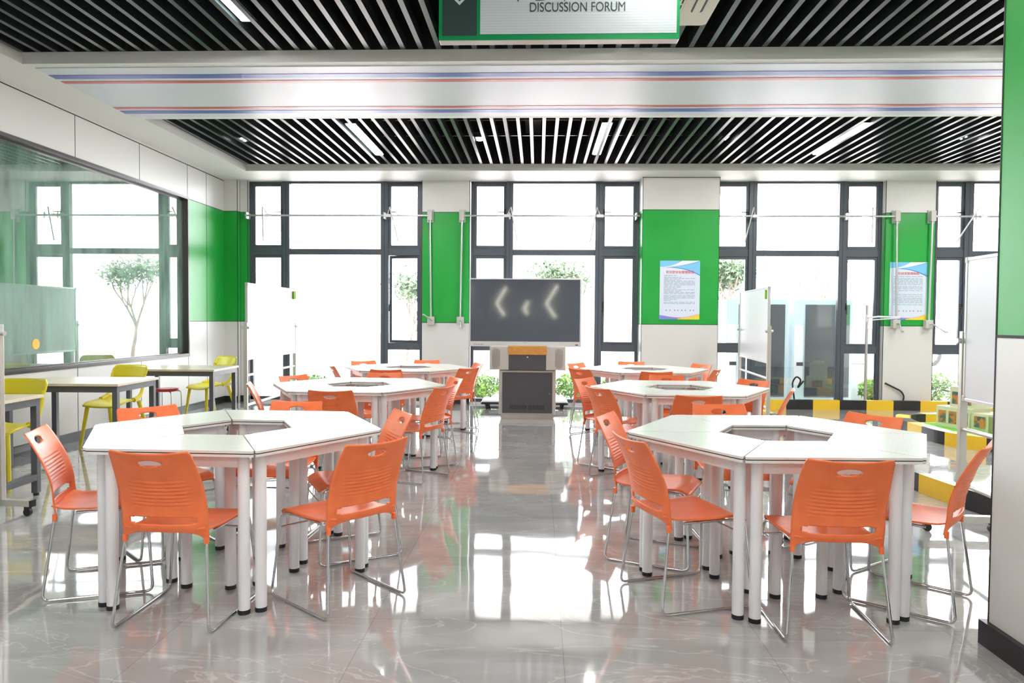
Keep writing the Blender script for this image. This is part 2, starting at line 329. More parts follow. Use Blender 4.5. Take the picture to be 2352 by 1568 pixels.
# ------------------------------------------------------------------ windows of the back wall
def window(n, x0, m1, m2, x1, ajar=False, right_side=True):
    """outer frame x0..x1; mullions m1=(a,b), m2=(a,b)."""
    f = MB(); y0, y1 = YW - .035, YW + .035; zb, zt = .03, ZS
    T0, T1, L0, L1 = 2.35, 2.44, .845, .955
    f.box((x0, y0, zb), (x0 + .05, y1, zt)); f.box((x1 - .05, y0, zb), (x1, y1, zt)); f.box((x0, y0, zb), (x1, y1, zb + .055)); f.box((x0, y0, zt - .03), (x1, y1, zt))
    for a, c in (m1, m2):
        f.box((a, y0 - .02, zb), (c, y1, zt)); f.box(((a + c) / 2 - .004, y0 - .0215, zb), ((a + c) / 2 + .004, y0 - .015, zt), 1)
    f.box((m1[1], y0, T0), (m2[0], y1, T1))
    sides = [(x0 + .05, m1[0], 0), (m2[1], x1 - .05, 1)]
    for a, c, s in sides: f.box((a, y0, T0 - .01), (c, y1, T1 + .02)); f.box((a, y0, L0), (c, y1, L1))
    fo = struct(f, 'window_%d' % n, ['slate', 'slatei'], bevel=.003)
    MB().box((m1[1], YW - .006, T1), (m2[0], YW + .006, zt - .03)).build('pane', 'glass', fo); MB().box((m1[1], YW - .006, zb + .055), (m2[0], YW + .006, T0)).build('pane', 'glass', fo)
    for a, c, s in sides:
        MB().box((a, YW - .006, zb + .055), (c, YW + .006, L0)).build('pane', 'glass', fo)
        for z0, z1, low in ((L1, T0 - .01, True), (T1 + .02, zt - .03, False)):
            t = .042; wd = c - a; r = MB(); ya, yb = -.02, .03
            r.box((0, ya, 0), (t, yb, z1 - z0)); r.box((wd - t, ya, 0), (wd, yb, z1 - z0)); r.box((t, ya, 0), (wd - t, yb, t)); r.box((t, ya, z1 - z0 - t), (wd - t, yb, z1 - z0))
            ang = 0; lx = a
            if ajar and s == 1 and low: ang = -.13
            if ang:   # hinged at the right jamb, opened outward so a gap shows at the left
                r = MB(); r.box((-t, ya, 0), (0, yb, z1 - z0)); r.box((-wd, ya, 0), (-wd + t, yb, z1 - z0)); r.box((-wd + t, ya, 0), (-t, yb, t)); r.box((-wd + t, ya, z1 - z0 - t), (-t, yb, z1 - z0)); lx = c
            so = r.build('casement', 'slate', fo, loc=(lx, YW, z0), bevel=.003, rot=(0, 0, ang))
            gl = MB().box((t, -.004, t), (wd - t, .004, z1 - z0 - t)) if not ang else MB().box((-wd + t, -.004, t), (-t, .004, z1 - z0 - t))
            gl.build('pane', 'glass', so)
            hx = (wd - .02 if s == 0 else .02) if not ang else -wd + .02
            sg = -1 if s == 0 else 1
            h = MB(); zz = .62 if low else .56
            h.box((hx - .012, ya - .02, zz - .05), (hx + .012, ya, zz + .05)); h.tube([(hx, ya - .018, zz), (hx, ya - .045, zz), (hx + sg * .11, ya - .05, zz)] if not low else [(hx, ya - .018, zz), (hx, ya - .045, zz), (hx, ya - .05, zz - .12)], .008)
            h.build('handle', 'black', so)
    return fo
window(1, -4.615, (-4.075, -3.965), (-2.505, -2.385), -1.835, ajar=True)
window(2, -1.075, (-.518, -.408), (.878, .99), 1.56)
window(3, 2.70, (3.256, 3.377), (4.631, 4.744), 5.29)
window(4, 6.05, (6.526, 6.657), (7.9, 8.02), 8.6)
q = MB()
q.box((8.6, YB, 0), (9.0, YB + .2, ZS)); q.box((XL, YB + .02, 0), (XR, YB + .24, .03))
struct(q, 'trim_2', 'wall')
# ------------------------------------------------------------------ ceiling lamps, spots, air conditioner
def lamp_thing(x, y0, y1, label):
    t = thing('ceiling_lamp', label, 'ceiling light', (x, (y0 + y1) / 2, 3.57), 0, 'linear lamps between the ceiling slats'); L = (y1 - y0) / 2
    MB().box((-.062, -L - .01, .006), (.062, L + .01, .07)).build('lamp_housing', 'slat', t)
    MB().rbox((-.05, -L, -.004), (.05, L, .008), .01).build('diffuser', 'lamp', t); return t
lamp_thing(-2.185, 8.2, 9.72, 'bright linear ceiling lamp above the left table clusters, beyond the striped beam')
lamp_thing(.765, 8.2, 9.72, 'bright linear ceiling lamp above the big screen')
lamp_thing(3.70, 8.24, 9.74, 'bright linear ceiling lamp above the right windows')
lamp_thing(6.62, 8.24, 9.74, 'linear ceiling lamp out of view beyond the right pillar')
for xx, lb in ((-2.20, 'bright linear lamp cut by the top edge, left of the hanging sign'), (.765, 'linear lamp hidden behind the hanging sign'), (3.70, 'linear lamp over the right side before the beam'), (6.6, 'linear lamp over the far right side before the beam')):
    lamp_thing(xx, 3.84, 5.36, lb)
for yy in (.2, -3.6):  # unseen lamp rows, added as fill by repeating the visible lamp pattern
    for i, xx in enumerate((-2.20, .765, 3.70, 6.6)): lamp_thing(xx, yy, yy + 1.52, 'added linear fill lamp %s over the camera side of the room, %s row' % (('at the left', 'left of the middle', 'right of the middle', 'at the right')[i], 'nearer' if yy > 0 else 'rearmost'))
for x, lb in ((-3.79, 'twin spotlight over the left wall side'), (-.76, 'twin spotlight left of the lamp above the screen'), (2.28, 'twin spotlight between the middle and right lamps'), (5.22, 'twin spotlight nearest the right pillar')):
    t = thing('twin_spotlight', lb, 'spotlight', (x, 9.0, 3.60), 0, 'twin spotlights between the ceiling slats')
    MB().box((-.05, -.10, 0), (.05, .10, .06)).build('spot_housing', 'grey', t)
    for s in (-.05, .05): MB().cyl((0, s, -.006), (0, s, .002), .035, 20).build('spot_lens', 'spot', t)
t = thing('cassette_air_conditioner', 'ivory cassette air conditioner in the ceiling behind the hanging sign', 'air conditioner', (.73, 4.86, 3.495))
MB().prism(rrect(-.475, -.475, .475, .475, .04), 0, .055).build('fascia', 'ivory', t, bevel=.006)
q = MB()
q.box((-.25, -.25, -.004), (.25, .25, .003), 1)
for i in range(20): xx = -.24 + i * .025; q.box((xx, -.25, -.010), (xx + .011, .25, -.002), 0)
for yy in (-.08, .09): q.box((-.25, yy, -.0105), (.25, yy + .014, -.002), 0)
q.build('grille', ['ivory', 'black'], t)
for a in range(4):
    q = MB(); q.prism(rrect(-.24, .315, .24, .395, .02), -.004, .002, 1); q.box((-.225, .325, -.012), (.225, .375, -.006), 0)
    q.build('louver', ['ivory', 'black'], t, rot=(0, 0, a * pi / 2))
MB().box((-.30, -.44, -.003), (-.10, -.41, .001)).build('label_plate', 'white', t)
# ------------------------------------------------------------------ hanging sign
t = thing('hanging_sign', 'white and green hanging sign reading DISCUSSION FORUM', 'sign', (.103, 4.2, 2.962), 0)
SW, SH = .698, .62
MB().box((-SW, .004, 0), (SW, .075, SH)).build('sign_box', 'acryl', t, bevel=.003)
MB().box((-SW, -.004, 0), (SW, .004, SH)).build('border', 'sgreen', t)
MB().box((-SW + .02, -.006, .025), (-SW + .222, -.003, SH - .02)).build('side_panel', 'sdark', t)
q = MB(); q.box((-SW + .242, -.006, .033), (SW - .018, -.003, SH - .02), 0)
zz = .045
while zz < SH - .03: q.box((-SW + .242, -.0068, zz), (SW - .018, -.0058, zz + .0018), 1); zz += .0155
q.build('message_panel', ['board', mat('pale teal line', (.50, .66, .68), .4)], t)
q = MB(); cz = .20
for s in (-1, 1):
    q.add([(0, -.008, cz), (s * .085, -.008, cz + .085), (s * .085, -.008, cz + .105), (0, -.008, cz + .020)], [(0, 1, 2, 3)] if s > 0 else [(3, 2, 1, 0)])
o = q.build('arrow', 'board', t, loc=(-SW + .121, 0, 0), solid=.002)
text_mesh('DISCUSSION FORUM', .077, 'english_lettering', 'ink', t, (.108, -.0072, .1585), sx=.78)
text_mesh('\u8ba8\u8bba\u533a', .27, 'chinese_lettering', 'ink', t, (.117, -.0072, .241), sx=1.0, bold=.003)
for s in (-.5, .5): MB().cyl((s, .04, SH), (s, .04, .70), .006).build('hanger', 'chrome', t)
# chevron lamps on the wall behind the camera
def chevron(x, pts, lb):
    t = MB(); t.tube(pts, .022, 8)
    tag(t.build('chevron_lamp', 'chev', loc=(x, YF + .05, 0)), lb, 'wall light', 'chevron lamps on the wall behind the camera')
for x, sc, zc, lb in ((-1.6, 1., 1.95, 'chevron lamp mirrored at the left part of the screen'), (.30, 1.15, 1.95, 'chevron lamp mirrored at the right part of the screen'), (-.55, .45, 1.75, 'small chevron lamp mirrored in mid screen'), (-3.0, 1., 2.0, 'chevron lamp mirrored at the left screen edge')):
    chevron(x, [(.36 * sc, 0, zc + .62 * sc), (0, 0, zc), (.3 * sc, 0, zc - .45 * sc)], lb)
# ------------------------------------------------------------------ trapezoid desks
def make_desk():
    t = thing('trapezoid_desk', '', 'desk')
    H = .4243; P = [(-.3915, .0015), (.3915, .0015), (.1478, H - .002), (-.1478, H - .002)]
    q = MB(); q.prism(rpoly(P, .013), .7390, .75, 0); P2 = P
    q.prism(rpoly(P2, .013), .7345, .7390, 1); q.prism(rpoly(P, .013), .723, .7345, 0)
    q.build('tabletop', ['top', 'black'], t)
    L = [(-.308, .078), (.308, .078), (.112, H - .062), (-.112, H - .062)]
    q = MB()
    for i in range(4):
        a = Vector((*L[i], 0)); c = Vector((*L[(i + 1) % 4], 0)); d = (c - a).normalized(); n = Vector((-d.y, d.x, 0)) * .011
        V = []
        for z in (.664, .723): V += [a + n + Vector((0, 0, z)), a - n + Vector((0, 0, z)), c - n + Vector((0, 0, z)), c + n + Vector((0, 0, z))]
        q.add(V, [(0, 3, 2, 1)[::-1], (4, 5, 6, 7), (0, 1, 5, 4), (1, 2, 6, 5), (2, 3, 7, 6), (3, 0, 4, 7)])
    q.build('apron', 'white', t)
    for x, y in L:
        l = MB().cyl((x, y, .018), (x, y, .723), .026, 24).build('leg', 'white', t)
        MB().cyl((x, y, 0), (x, y, .02), .027, 24).build('foot_cap', 'black', l)
    return t
desk0 = make_desk()
SIDE = ('front', 'front right', 'back right', 'back', 'back left', 'front left')
HEX = dict(NL=(-1.61, 3.75, -1.5, 'nearest left'), NR=(1.258, 3.785, 2.0, 'nearest right'), ML=(-1.60, 6.30, -2.0, 'middle left'), FL=(-1.585, 8.62, -3.0, 'farthest left'), MR=(1.25, 6.33, -.5, 'middle right'), FR=(1.29, 8.72, 2.0, 'farthest right'))
AP = .79 * .866
first = True
for k, (hx, hy, ha, nm) in HEX.items():
    for i in range(6):
        a = radians(ha + 270 + 60 * i); o = desk0 if first else copy_tree(desk0); first = False
        o.location = (hx + cos(a) * (AP + random.uniform(0, .004)) , hy + sin(a) * (AP + random.uniform(0, .004)), 0); o.rotation_euler = (0, 0, a + pi / 2 + random.uniform(-.004, .004))
        tag(o, 'white trapezoid desk forming the %s side of the %s table cluster' % (SIDE[i], nm), 'desk', 'white trapezoid desks joined into hexagons')
# ------------------------------------------------------------------ orange chairs
def back_point(u, v):
    """u -1..1 across, v 0..1 up; returns local x,y,z of the shell mid-surface"""
    z = .386 + v * .401
    wd = .190 + .004 * v - .022 * v ** 3
    if v < .12: wd -= 0
    y = -.205 - .012 * math.sin(min(v / .3, 1) * pi / 2) + (.012 if v < .3 else .012) - .11 * max(0, v - .28) ** 1.6 / (.72 ** 1.6)
    y += .030 * (abs(u) ** 2.2) * (1 - .35 * v) - .012
    # horizontal ribs in the middle of the back
    if .36 < v < .70:
        s = (v - .36) / .34; e = math.sin(pi * s) ** .5 * (1 if abs(u) < .55 else max(0, 1 - (abs(u) - .55) / .18))
        y += .0042 * e * math.cos(2 * pi * (s * 8 + .55 * (1 - u * u) * .9))
    zz = z - .010 * (1 - u * u) * v
    if v < .14: zz += (1 - v / .14) * .036 * (1 - min(1, abs(u) / .95) ** 5)      # arched lower edge
    return (wd * u, y, zz)
def make_chair():
    t = thing('orange_chair', '', 'chair')
    NU, NV = 36, 84; V = []; F = []; idx = {}
    def hole(u, v):   # returns >0 inside
        e = 1 - ((u / .29) ** 2 + ((v - .885) / .042) ** 2)
        s = 1 - ((abs(u) / .80) ** 10 + ((v - .220) / .037) ** 4)
        return max(e, s)
    for j in range(NV + 1):
        for i in range(NU + 1):
            u = -1 + 2 * i / NU; v = j / NV
            # round the top corners
            if v > .96: u *= 1 - .03 * ((v - .96) / .04) ** 2
            ee = (u / .29) ** 2 + ((v - .885) / .042) ** 2
            if 0.55 < ee < 1.5:   # snap neighbours onto the ellipse
                k = 1 / math.sqrt(ee)
                if abs(1 - k) * .3 < .075: v = .885 + (v - .885) * k; u = u * k
            idx[i, j] = len(V); V.append(back_point(u, v)); 
    uv = lambda i, j: (-1 + 2 * i / NU, j / NV)
    for j in range(NV):
        for i in range(NU):
            cu, cv = -1 + 2 * (i + .5) / NU, (j + .5) / NV
            if hole(cu, cv) > 0: continue
            F.append((idx[i, j], idx[i + 1, j], idx[i + 1, j + 1], idx[i, j + 1]))
    q = MB(); q.add(V, F, 0, True)
    q.build('backrest', 'orange', t, solid=.007)
    # seat
    NU, NV = 20, 30; V = []; F = []
    for j in range(NV + 1):
        s = j / NV; y = -.200 + s * .425
        hw = .176 + .020 * min(1, s * 1.6) - .012 * max(0, s - .85) / .15
        for i in range(NU + 1):
            u = -1 + 2 * i / NU
            if s > .93: hw2 = hw * (1 - .05 * ((s - .93) / .07) ** 2)
            else: hw2 = hw
            z = .418 + .012 * abs(u) ** 3 * (1 - s) - .014 * math.sin(pi * min(1, s * 1.15)) * (1 - .4 * u * u) + .010 * s - .034 * max(0, s - .80) ** 2 / .04
            z += .012 * max(0, .12 - s) / .12
            V.append((hw2 * u, y, z))
    for j in range(NV):
        for i in range(NU): a = j * (NU + 1) + i; F.append((a, a + 1, a + NU + 2, a + NU + 1))
    q = MB(); q.add(V, F, 0, True)
    q.build('seat', 'orange', t, solid=.008)
    for s in (-1, 1):
        P = fillet([(s * .181, -.186, .395), (s * .215, -.235, .008), (s * .226, .235, .008), (s * .186, .205, .398), (s * .17, .12, .405), (s * .165, -.10, .402)], .035)
        MB().tube(P, .0068, 8).build('sled_frame', 'chrome', t)
        MB().prism(rrect(s * .181 - .009, -.196, s * .181 + .009, -.176, .005), .372, .402).build('leg_socket', 'orange', t)
    MB().tube([(-.196, .212, .33), (.196, .212, .33)], .005, 8).build('cross_bar', 'chrome', t)
    return t
chair0 = make_chair()
CH = {('NL', 5): (-2.159, 3.482, 20.9), ('NL', 0): (-1.579, 3.151, 87.8), ('NL', 1): (-0.948, 3.365, 139.4), ('NL', 2): (-1.067, 4.045, -151.3),
      ('NR', 5): (0.718, 3.469, 19.0), ('NR', 4): (0.678, 4.064, -22.7), ('NR', 0): (1.258, 3.181, 88.4), ('NR', 1): (1.799, 3.482, 141.1),
      ('NL', 3): (-1.616, 4.353, -94.0), ('NL', 4): (-2.171, 4.079, -41.6), ('NR', 3): (1.220, 4.464, -86.5), ('NR', 2): (1.746, 4.131, -147.0),
      ('ML', 5): (-2.146, 6.011, 18.9), ('ML', 4): (-2.100, 6.635, -29.8), ('ML', 0): (-1.595, 5.697, 90.9), ('ML', 1): (-1.046, 5.929, 158.1),
      ('ML', 2): (-1.039, 6.547, -152.6), ('ML', 3): (-1.544, 6.911, -86.2), ('FL', 0): (-1.660, 8.002, 90.4), ('FL', 5): (-2.142, 8.388, 26.3),
      ('FL', 4): (-2.095, 8.998, -51.2), ('FL', 3): (-1.506, 9.253, -91.7), ('FL', 2): (-1.028, 8.854, -156.3), ('FL', 1): (-1.027, 8.236, 144.1),
      ('MR', 4): (0.685, 6.613, -35.2), ('MR', 5): (0.749, 5.998, 30.8), ('MR', 0): (1.198, 5.604, 88.4), ('MR', 1): (1.782, 5.972, 157.6),
      ('MR', 2): (1.787, 6.615, -145.6), ('MR', 3): (1.301, 6.975, -90.4), ('FR', 4): (0.719, 8.990, -39.5), ('FR', 5): (0.692, 8.292, 42.0),
      ('FR', 0): (1.270, 8.040, 92.5), ('FR', 3): (1.239, 9.326, -92.4), ('FR', 2): (1.836, 9.023, -148.4), ('FR', 1): (1.796, 8.399, 151.0)}
first = True
for (k, i), (x, y, h) in CH.items():
    o = chair0 if first else copy_tree(chair0); first = False
    o.location = (x, y, 0); o.rotation_euler = (0, 0, radians(h - 90))
    tag(o, 'orange plastic sled chair at the %s side of the %s table cluster' % (SIDE[i], HEX[k][3]), 'chair', 'orange chairs around the desk clusters')
# ------------------------------------------------------------------ left wall desks, yellow chairs, stool
def make_side_desk():
    t = thing('rectangular_desk', '', 'desk'); W, D = 1.02, .74     # local: x 0..-W from right end, y 0..D
    MB().rbox((-W, 0, .727), (0, D, .75), .004).build('tabletop', 'wood', t, bevel=.002)
    q = MB(); e = .045
    q.box((-W + .02, .02, .672), (-.02, .02 + e, .727)); q.box((-W + .02, D - .02 - e, .672), (-.02, D - .02, .727))
    for x in (-W + .02, -.02 - e): q.box((x, .02 + e - .001, .672), (x + e, D - .02 - e + .001, .727)); MB().box((x, .02 + e, .115), (x + e, D - .02 - e, .16)).build('stretcher', 'grey', t, bevel=.002)
    q.build('frame', 'grey', t, bevel=.002)
    for x in (-W + .02, -.02 - e):
        for y in (.02, D - .02 - e):
            l = MB().box((x, y, .02), (x + e, y + e, .672)).build('leg', 'grey', t, bevel=.002)
            MB().cyl((x + e / 2, y + e / 2, 0), (x + e / 2, y + e / 2, .02), .02, 16).build('levelling_foot', 'black', l)
    return t
d0 = make_side_desk()
for n, (x, y, rz, lb) in enumerate(((-3.655, 4.46, 3.5, 'nearest, cut by the picture edge'), (-3.66, 6.07, 3.0, 'middle one, under the glass partition'), (-3.64, 7.87, 2.5, 'farthest, beside the red stool'))):
    o = d0 if n == 0 else copy_tree(d0); o.location = (x, y, 0); o.rotation_euler = (0, 0, radians(rz))
    tag(o, 'pale wood desk along the left wall, ' + lb, 'desk', 'pale wood desks along the left wall')
def make_yellow():
    t = thing('yellow_chair', '', 'chair'); q = MB()
    NU, NV = 14, 14; V = []; F = []
    for j in range(NV + 1):
        s = j / NV; y = -.19 + s * .40
        for i in range(NU + 1):
            u = -1 + 2 * i / NU; hw = (.19 + .02 * s) * (1 - .10 * max(0, s - .85) / .15)
            V.append((hw * u, y, .45 + .03 * abs(u) ** 2.5 * (1 - s) ** .8 - .012 * (1 - u * u) + .02 * (1 - s) ** 3 - .02 * max(0, s - .8) / .2))
    for j in range(NV):
        for i in range(NU): a = j * (NU + 1) + i; F.append((a, a + 1, a + NU + 2, a + NU + 1))
    q.add(V, F, 0, True); q.build('seat', 'yellow', t, solid=.014)
    # curved top rail
    q = MB(); P = rrect(-.205, 0, .205, .135, .04, 6); V = []; n = len(P)
    for dy in (-.008, .008): V += [(x, -.255 - .05 * (z / .135) + .045 * (x / .2) ** 2 + dy, .685 + z) for x, z in P]
    # split strip so the curve is smooth
    q2 = MB(); NX = 16; Vv = []; Ff = []
    for i in range(NX + 1):
        x = -.205 + .41 * i / NX; e = min(1, (.205 - abs(x)) / .045); c = .04 * (1 - math.sqrt(max(0, 1 - (1 - e) ** 2)))
        for j in range(7):
            z = c + (.135 - 2 * c) * j / 6; Vv.append((x, -.262 - .05 * (z / .135) + .045 * (x / .2) ** 2, .685 + z))
    for i in range(NX):
        for j in range(6): a = i * 7 + j; Ff.append((a, a + 1, a + 8, a + 7))
    q2.add(Vv, Ff, 0, True); q2.build('back_rail', 'yellow', t, solid=.016)
    for s in (-1, 1):
        q = MB(); q.tube(fillet([(s * .19, -.05, .47), (s * .188, -.155, .50), (s * .186, -.205, .60), (s * .190, -.225, .73)], .06), [.026, .024, .022, .020, .019, .018, .018, .017, .016, .016, .016, .016, .016, .015][:14], 8)
        q.build('back_post', 'yellow', t)
        MB().cyl((s * .165, .165, .44), (s * .215, .215, 0), .022, 10, r1=.013).build('leg', 'yellow', t)
        MB().cyl((s * .175, -.15, .45), (s * .225, -.265, 0), .023, 10, r1=.013).build('leg', 'yellow', t)
    return t
y0 = make_yellow()
for n, (x, y, h, lb) in enumerate(((-4.22, 5.43, -88, 'behind the nearest wall desk'), (-4.40, 7.22, -97, 'behind the middle wall desk'), (-4.27, 9.10, -118, 'behind the farthest wall desk, turned toward the wall'))):
    o = y0 if n == 0 else copy_tree(y0); o.location = (x, y, 0); o.rotation_euler = (0, 0, radians(h - 90))
    tag(o, 'yellow plastic chair ' + lb, 'chair', 'yellow chairs along the left wall')
t = thing('red_stool', 'round red plastic stool with thin wire legs near the left wall', 'stool', (-4.33, 8.33, 0))
t.location = (-4.39, 8.25, 0)
MB().lathe([(0, .458), (.10, .46), (.142, .468), (.152, .48), (.15, .492), (.12, .496), (0, .492)], 28).build('seat', 'redp', t)
for i in range(4):
    a = pi / 4 + i * pi / 2
    MB().tube(fillet([(.08 * cos(a), .08 * sin(a), .465), (.165 * cos(a), .165 * sin(a), .455), (.175 * cos(a), .175 * sin(a), 0)], .03), .006, 8).build('leg', 'chrome', t)
t = thing('wall_socket', 'small white socket low on the left wall', 'socket', (XL, 8.95, .3))
MB().box((.0, -.045, -.045), (.012, .045, .045)).build('plate', 'white', t); MB().box((.012, -.012, -.02), (.016, .012, .02)).build('outlet', 'grey', t)
# ------------------------------------------------------------------ whiteboards
def make_wb():
    t = thing('mobile_whiteboard', '', 'whiteboard'); L = .88
    MB().box((-L + .03, -.012, .85), (L - .03, .012, 1.73)).build('board', 'board', t)
    q = MB()
    for a, c in (((-L + .02, -.016, .84), (L - .02, .016, .862)), ((-L + .02, -.016, 1.722), (L - .02, .016, 1.744)), ((-L + .02, -.016, .862), (-L + .042, .016, 1.722)), ((L - .042, -.016, .862), (L - .02, .016, 1.722))): q.box(a, c)
    q.build('board_frame', 'silver', t, bevel=.004)
    for s in (-1, 1):
        for z in (.858, 1.728): MB().box((s * (L - .032) - .016, -.019, z - .02), (s * (L - .032) + .016, .019, z + .02)).build('corner_cap', 'cab', t, bevel=.006)
        p = MB().box((s * L - .018, -.022, .10), (s * L + .018, .022, 1.28)).build('post', 'alu', t, bevel=.003)
        MB().cyl((s * L, -.045, 1.22), (s * L, .045, 1.22), .016, 14).build('pivot_knob', 'silver', p)
        f = MB().box((s * L - .022, -.235, .065), (s * L + .022, .235, .105)).box((s * L - .024, -.24, .063), (s * L + .024, -.23, .107), 1).box((s * L - .024, .23, .063), (s * L + .024, .24, .107), 1).build('foot_bar', ['alu', 'black'], t)
        for y in (-.20, .20):
            c = MB().cyl((s * L - .012, y, .026), (s * L + .012, y, .026), .026, 16).box((s * L - .018, y - .012, .035), (s * L + .018, y + .014, .065)).build('castor', 'black', f)
    MB().cyl((-L + .02, 0, .66), (L - .02, 0, .66), .014, 12).build('brace', 'alu', t); MB().cyl((-L + .02, 0, .31), (L - .02, 0, .31), .014, 12).build('brace', 'alu', t)
    return t
wb0 = make_wb()
WBS = [((-3.43, 9.08), 91, 'white mobile whiteboard standing before the left windows'), ((2.78, 9.33), 85, 'white mobile whiteboard standing left of the dark glass cabinets'),
       ((2.67, 3.74), 88, 'white mobile whiteboard partly hidden by the right pillar'), ((-3.695, 3.755), 84, 'mobile whiteboard at the left picture edge, only its post and foot showing')]
for n, ((x, y), rz, lb) in enumerate(WBS):
    o = wb0 if n == 0 else copy_tree(wb0); o.location = (x, y, 0); o.rotation_euler = (0, 0, radians(rz)); tag(o, lb, 'whiteboard', 'mobile whiteboards')
def eraser(loc, rz, lb, g='felt'):
    t = thing('board_eraser', lb, 'eraser', loc, rz)
    MB().rbox((-.02, -.012, -.055), (.012, .012, .055), .004).build('felt_pad', 'lime', t); MB().box((.012, -.012, -.055), (.026, .012, .055)).build('back_plate', 'black', t)
eraser((2.70, 8.56, 1.655), radians(-5), 'lime and black eraser stuck on the whiteboard beside the dark glass cabinets')
eraser((-3.405, 9.84, 1.655), radians(181), 'small eraser at the far top corner of the left whiteboard')
# ------------------------------------------------------------------ interactive screen on a trolley, lectern cabinet
t = thing('display_screen', 'large dark flat screen with silver bezel on a rolling stand', 'television', (-.199, 10.6, 0))
W = .834
MB().box((-W, 0, .935), (W, .07, 1.95)).build('casing', 'silver', t, bevel=.006)
MB().box((-W + .022, -.004, 1.012), (W - .022, .0, 1.932)).build('screen_panel', 'screen', t)
q = MB()
for i in range(6): q.cyl((-W + .08 + i * .025, -.003, .965), (-W + .08 + i * .025, 0, .965), .006, 8)
q.box((W - .085, -.003, .957), (W - .045, 0, .972)); q.build('buttons', 'black', t)
MB().box((-.035, -.002, .990), (.035, 0, .996)).build('maker_mark', 'greyink', t)
q = MB()
for x in (-.20, .20): q.box((x - .03, .07, .14), (x + .03, .13, 1.5))
q.build('upright', 'black', t)
MB().box((-.4, .07, 1.2), (.4, .09, 1.6)).build('mounting_plate', 'black', t)
for s in (-1, 1):
    f = MB().prism(rrect(min(s * .25, s * .64), -.0, max(s * .25, s * .64), .46, .03), .10, .125).build('foot_deck', 'white', t, bevel=.004)
    MB().prism(rrect(min(s * .24, s * .65), -.01, max(s * .24, s * .65), .47, .03), .07, .10).build('foot_frame', 'black', t)
    for y in (.05, .40):
        MB().cyl((s * .56 - .02, y, .03), (s * .56 + .02, y, .03), .03, 16).box((s * .56 - .03, y - .02, .04), (s * .56 + .03, y + .02, .075)).build('castor', 'black', f)
MB().box((-.26, .0, .07), (.26, .1, .14)).build('base_beam', 'black', t)
t = thing('lectern_cabinet', 'grey steel multimedia lectern with wooden top edge before the screen', 'lectern', (-.142, 9.52, 0))
MB().box((-.355, .02, 0), (.355, .50, .065)).build('plinth', 'cab', t)
MB().box((-.382, 0, .065), (.382, .52, .655)).build('lower_body', 'cab', t, bevel=.004)
d = MB().box((-.335, -.008, .085), (.335, 0, .632)).build('door', 'cabd', t, bevel=.002)
for r0, r1 in ((0, 12), (13, 24)):
    q = MB()
    for i in range(r0, r1): x = -.235 + i * .0195; q.box((x, -.0095, .135), (x + .009, -.007, .195))
    q.build('vent_slots', 'black', d)
MB().cyl((.30, -.014, .345), (.30, -.006, .345), .011, 14).build('door_lock', mat('blue lock', (.02, .25, .5), .3), d)
MB().box((-.505, -.03, .665), (.505, .50, .975)).build('upper_body', 'cab', t, bevel=.004)
f = MB().box((-.25, -.036, .665), (.25, -.028, .87)).build('drawer_front', 'cabd', t, bevel=.002)
MB().cyl((0, -.044, .838), (0, -.034, .838), .011, 14).build('keyhole', 'chrome', f)
MB().rbox((-.258, -.05, .868), (.258, .10, .985), .006, axis='x').build('wooden_edge', 'oak', t)
for s in (-1, 1):
    q = MB()
    for i in range(6):
        for j in range(22):
            x = (i - 2.5) * .0185; z = (j - 10.5) * .0125 + (.006 if i % 2 else 0)
            if (x / .053) ** 2 + (max(0, abs(z) - .085) / .05) ** 2 > 1: continue
            q.box((s * .42 + x - .003, -.0325, .82 + z - .0038), (s * .42 + x + .003, -.029, .82 + z + .0038))
    q.build('speaker_grille', 'black', t)
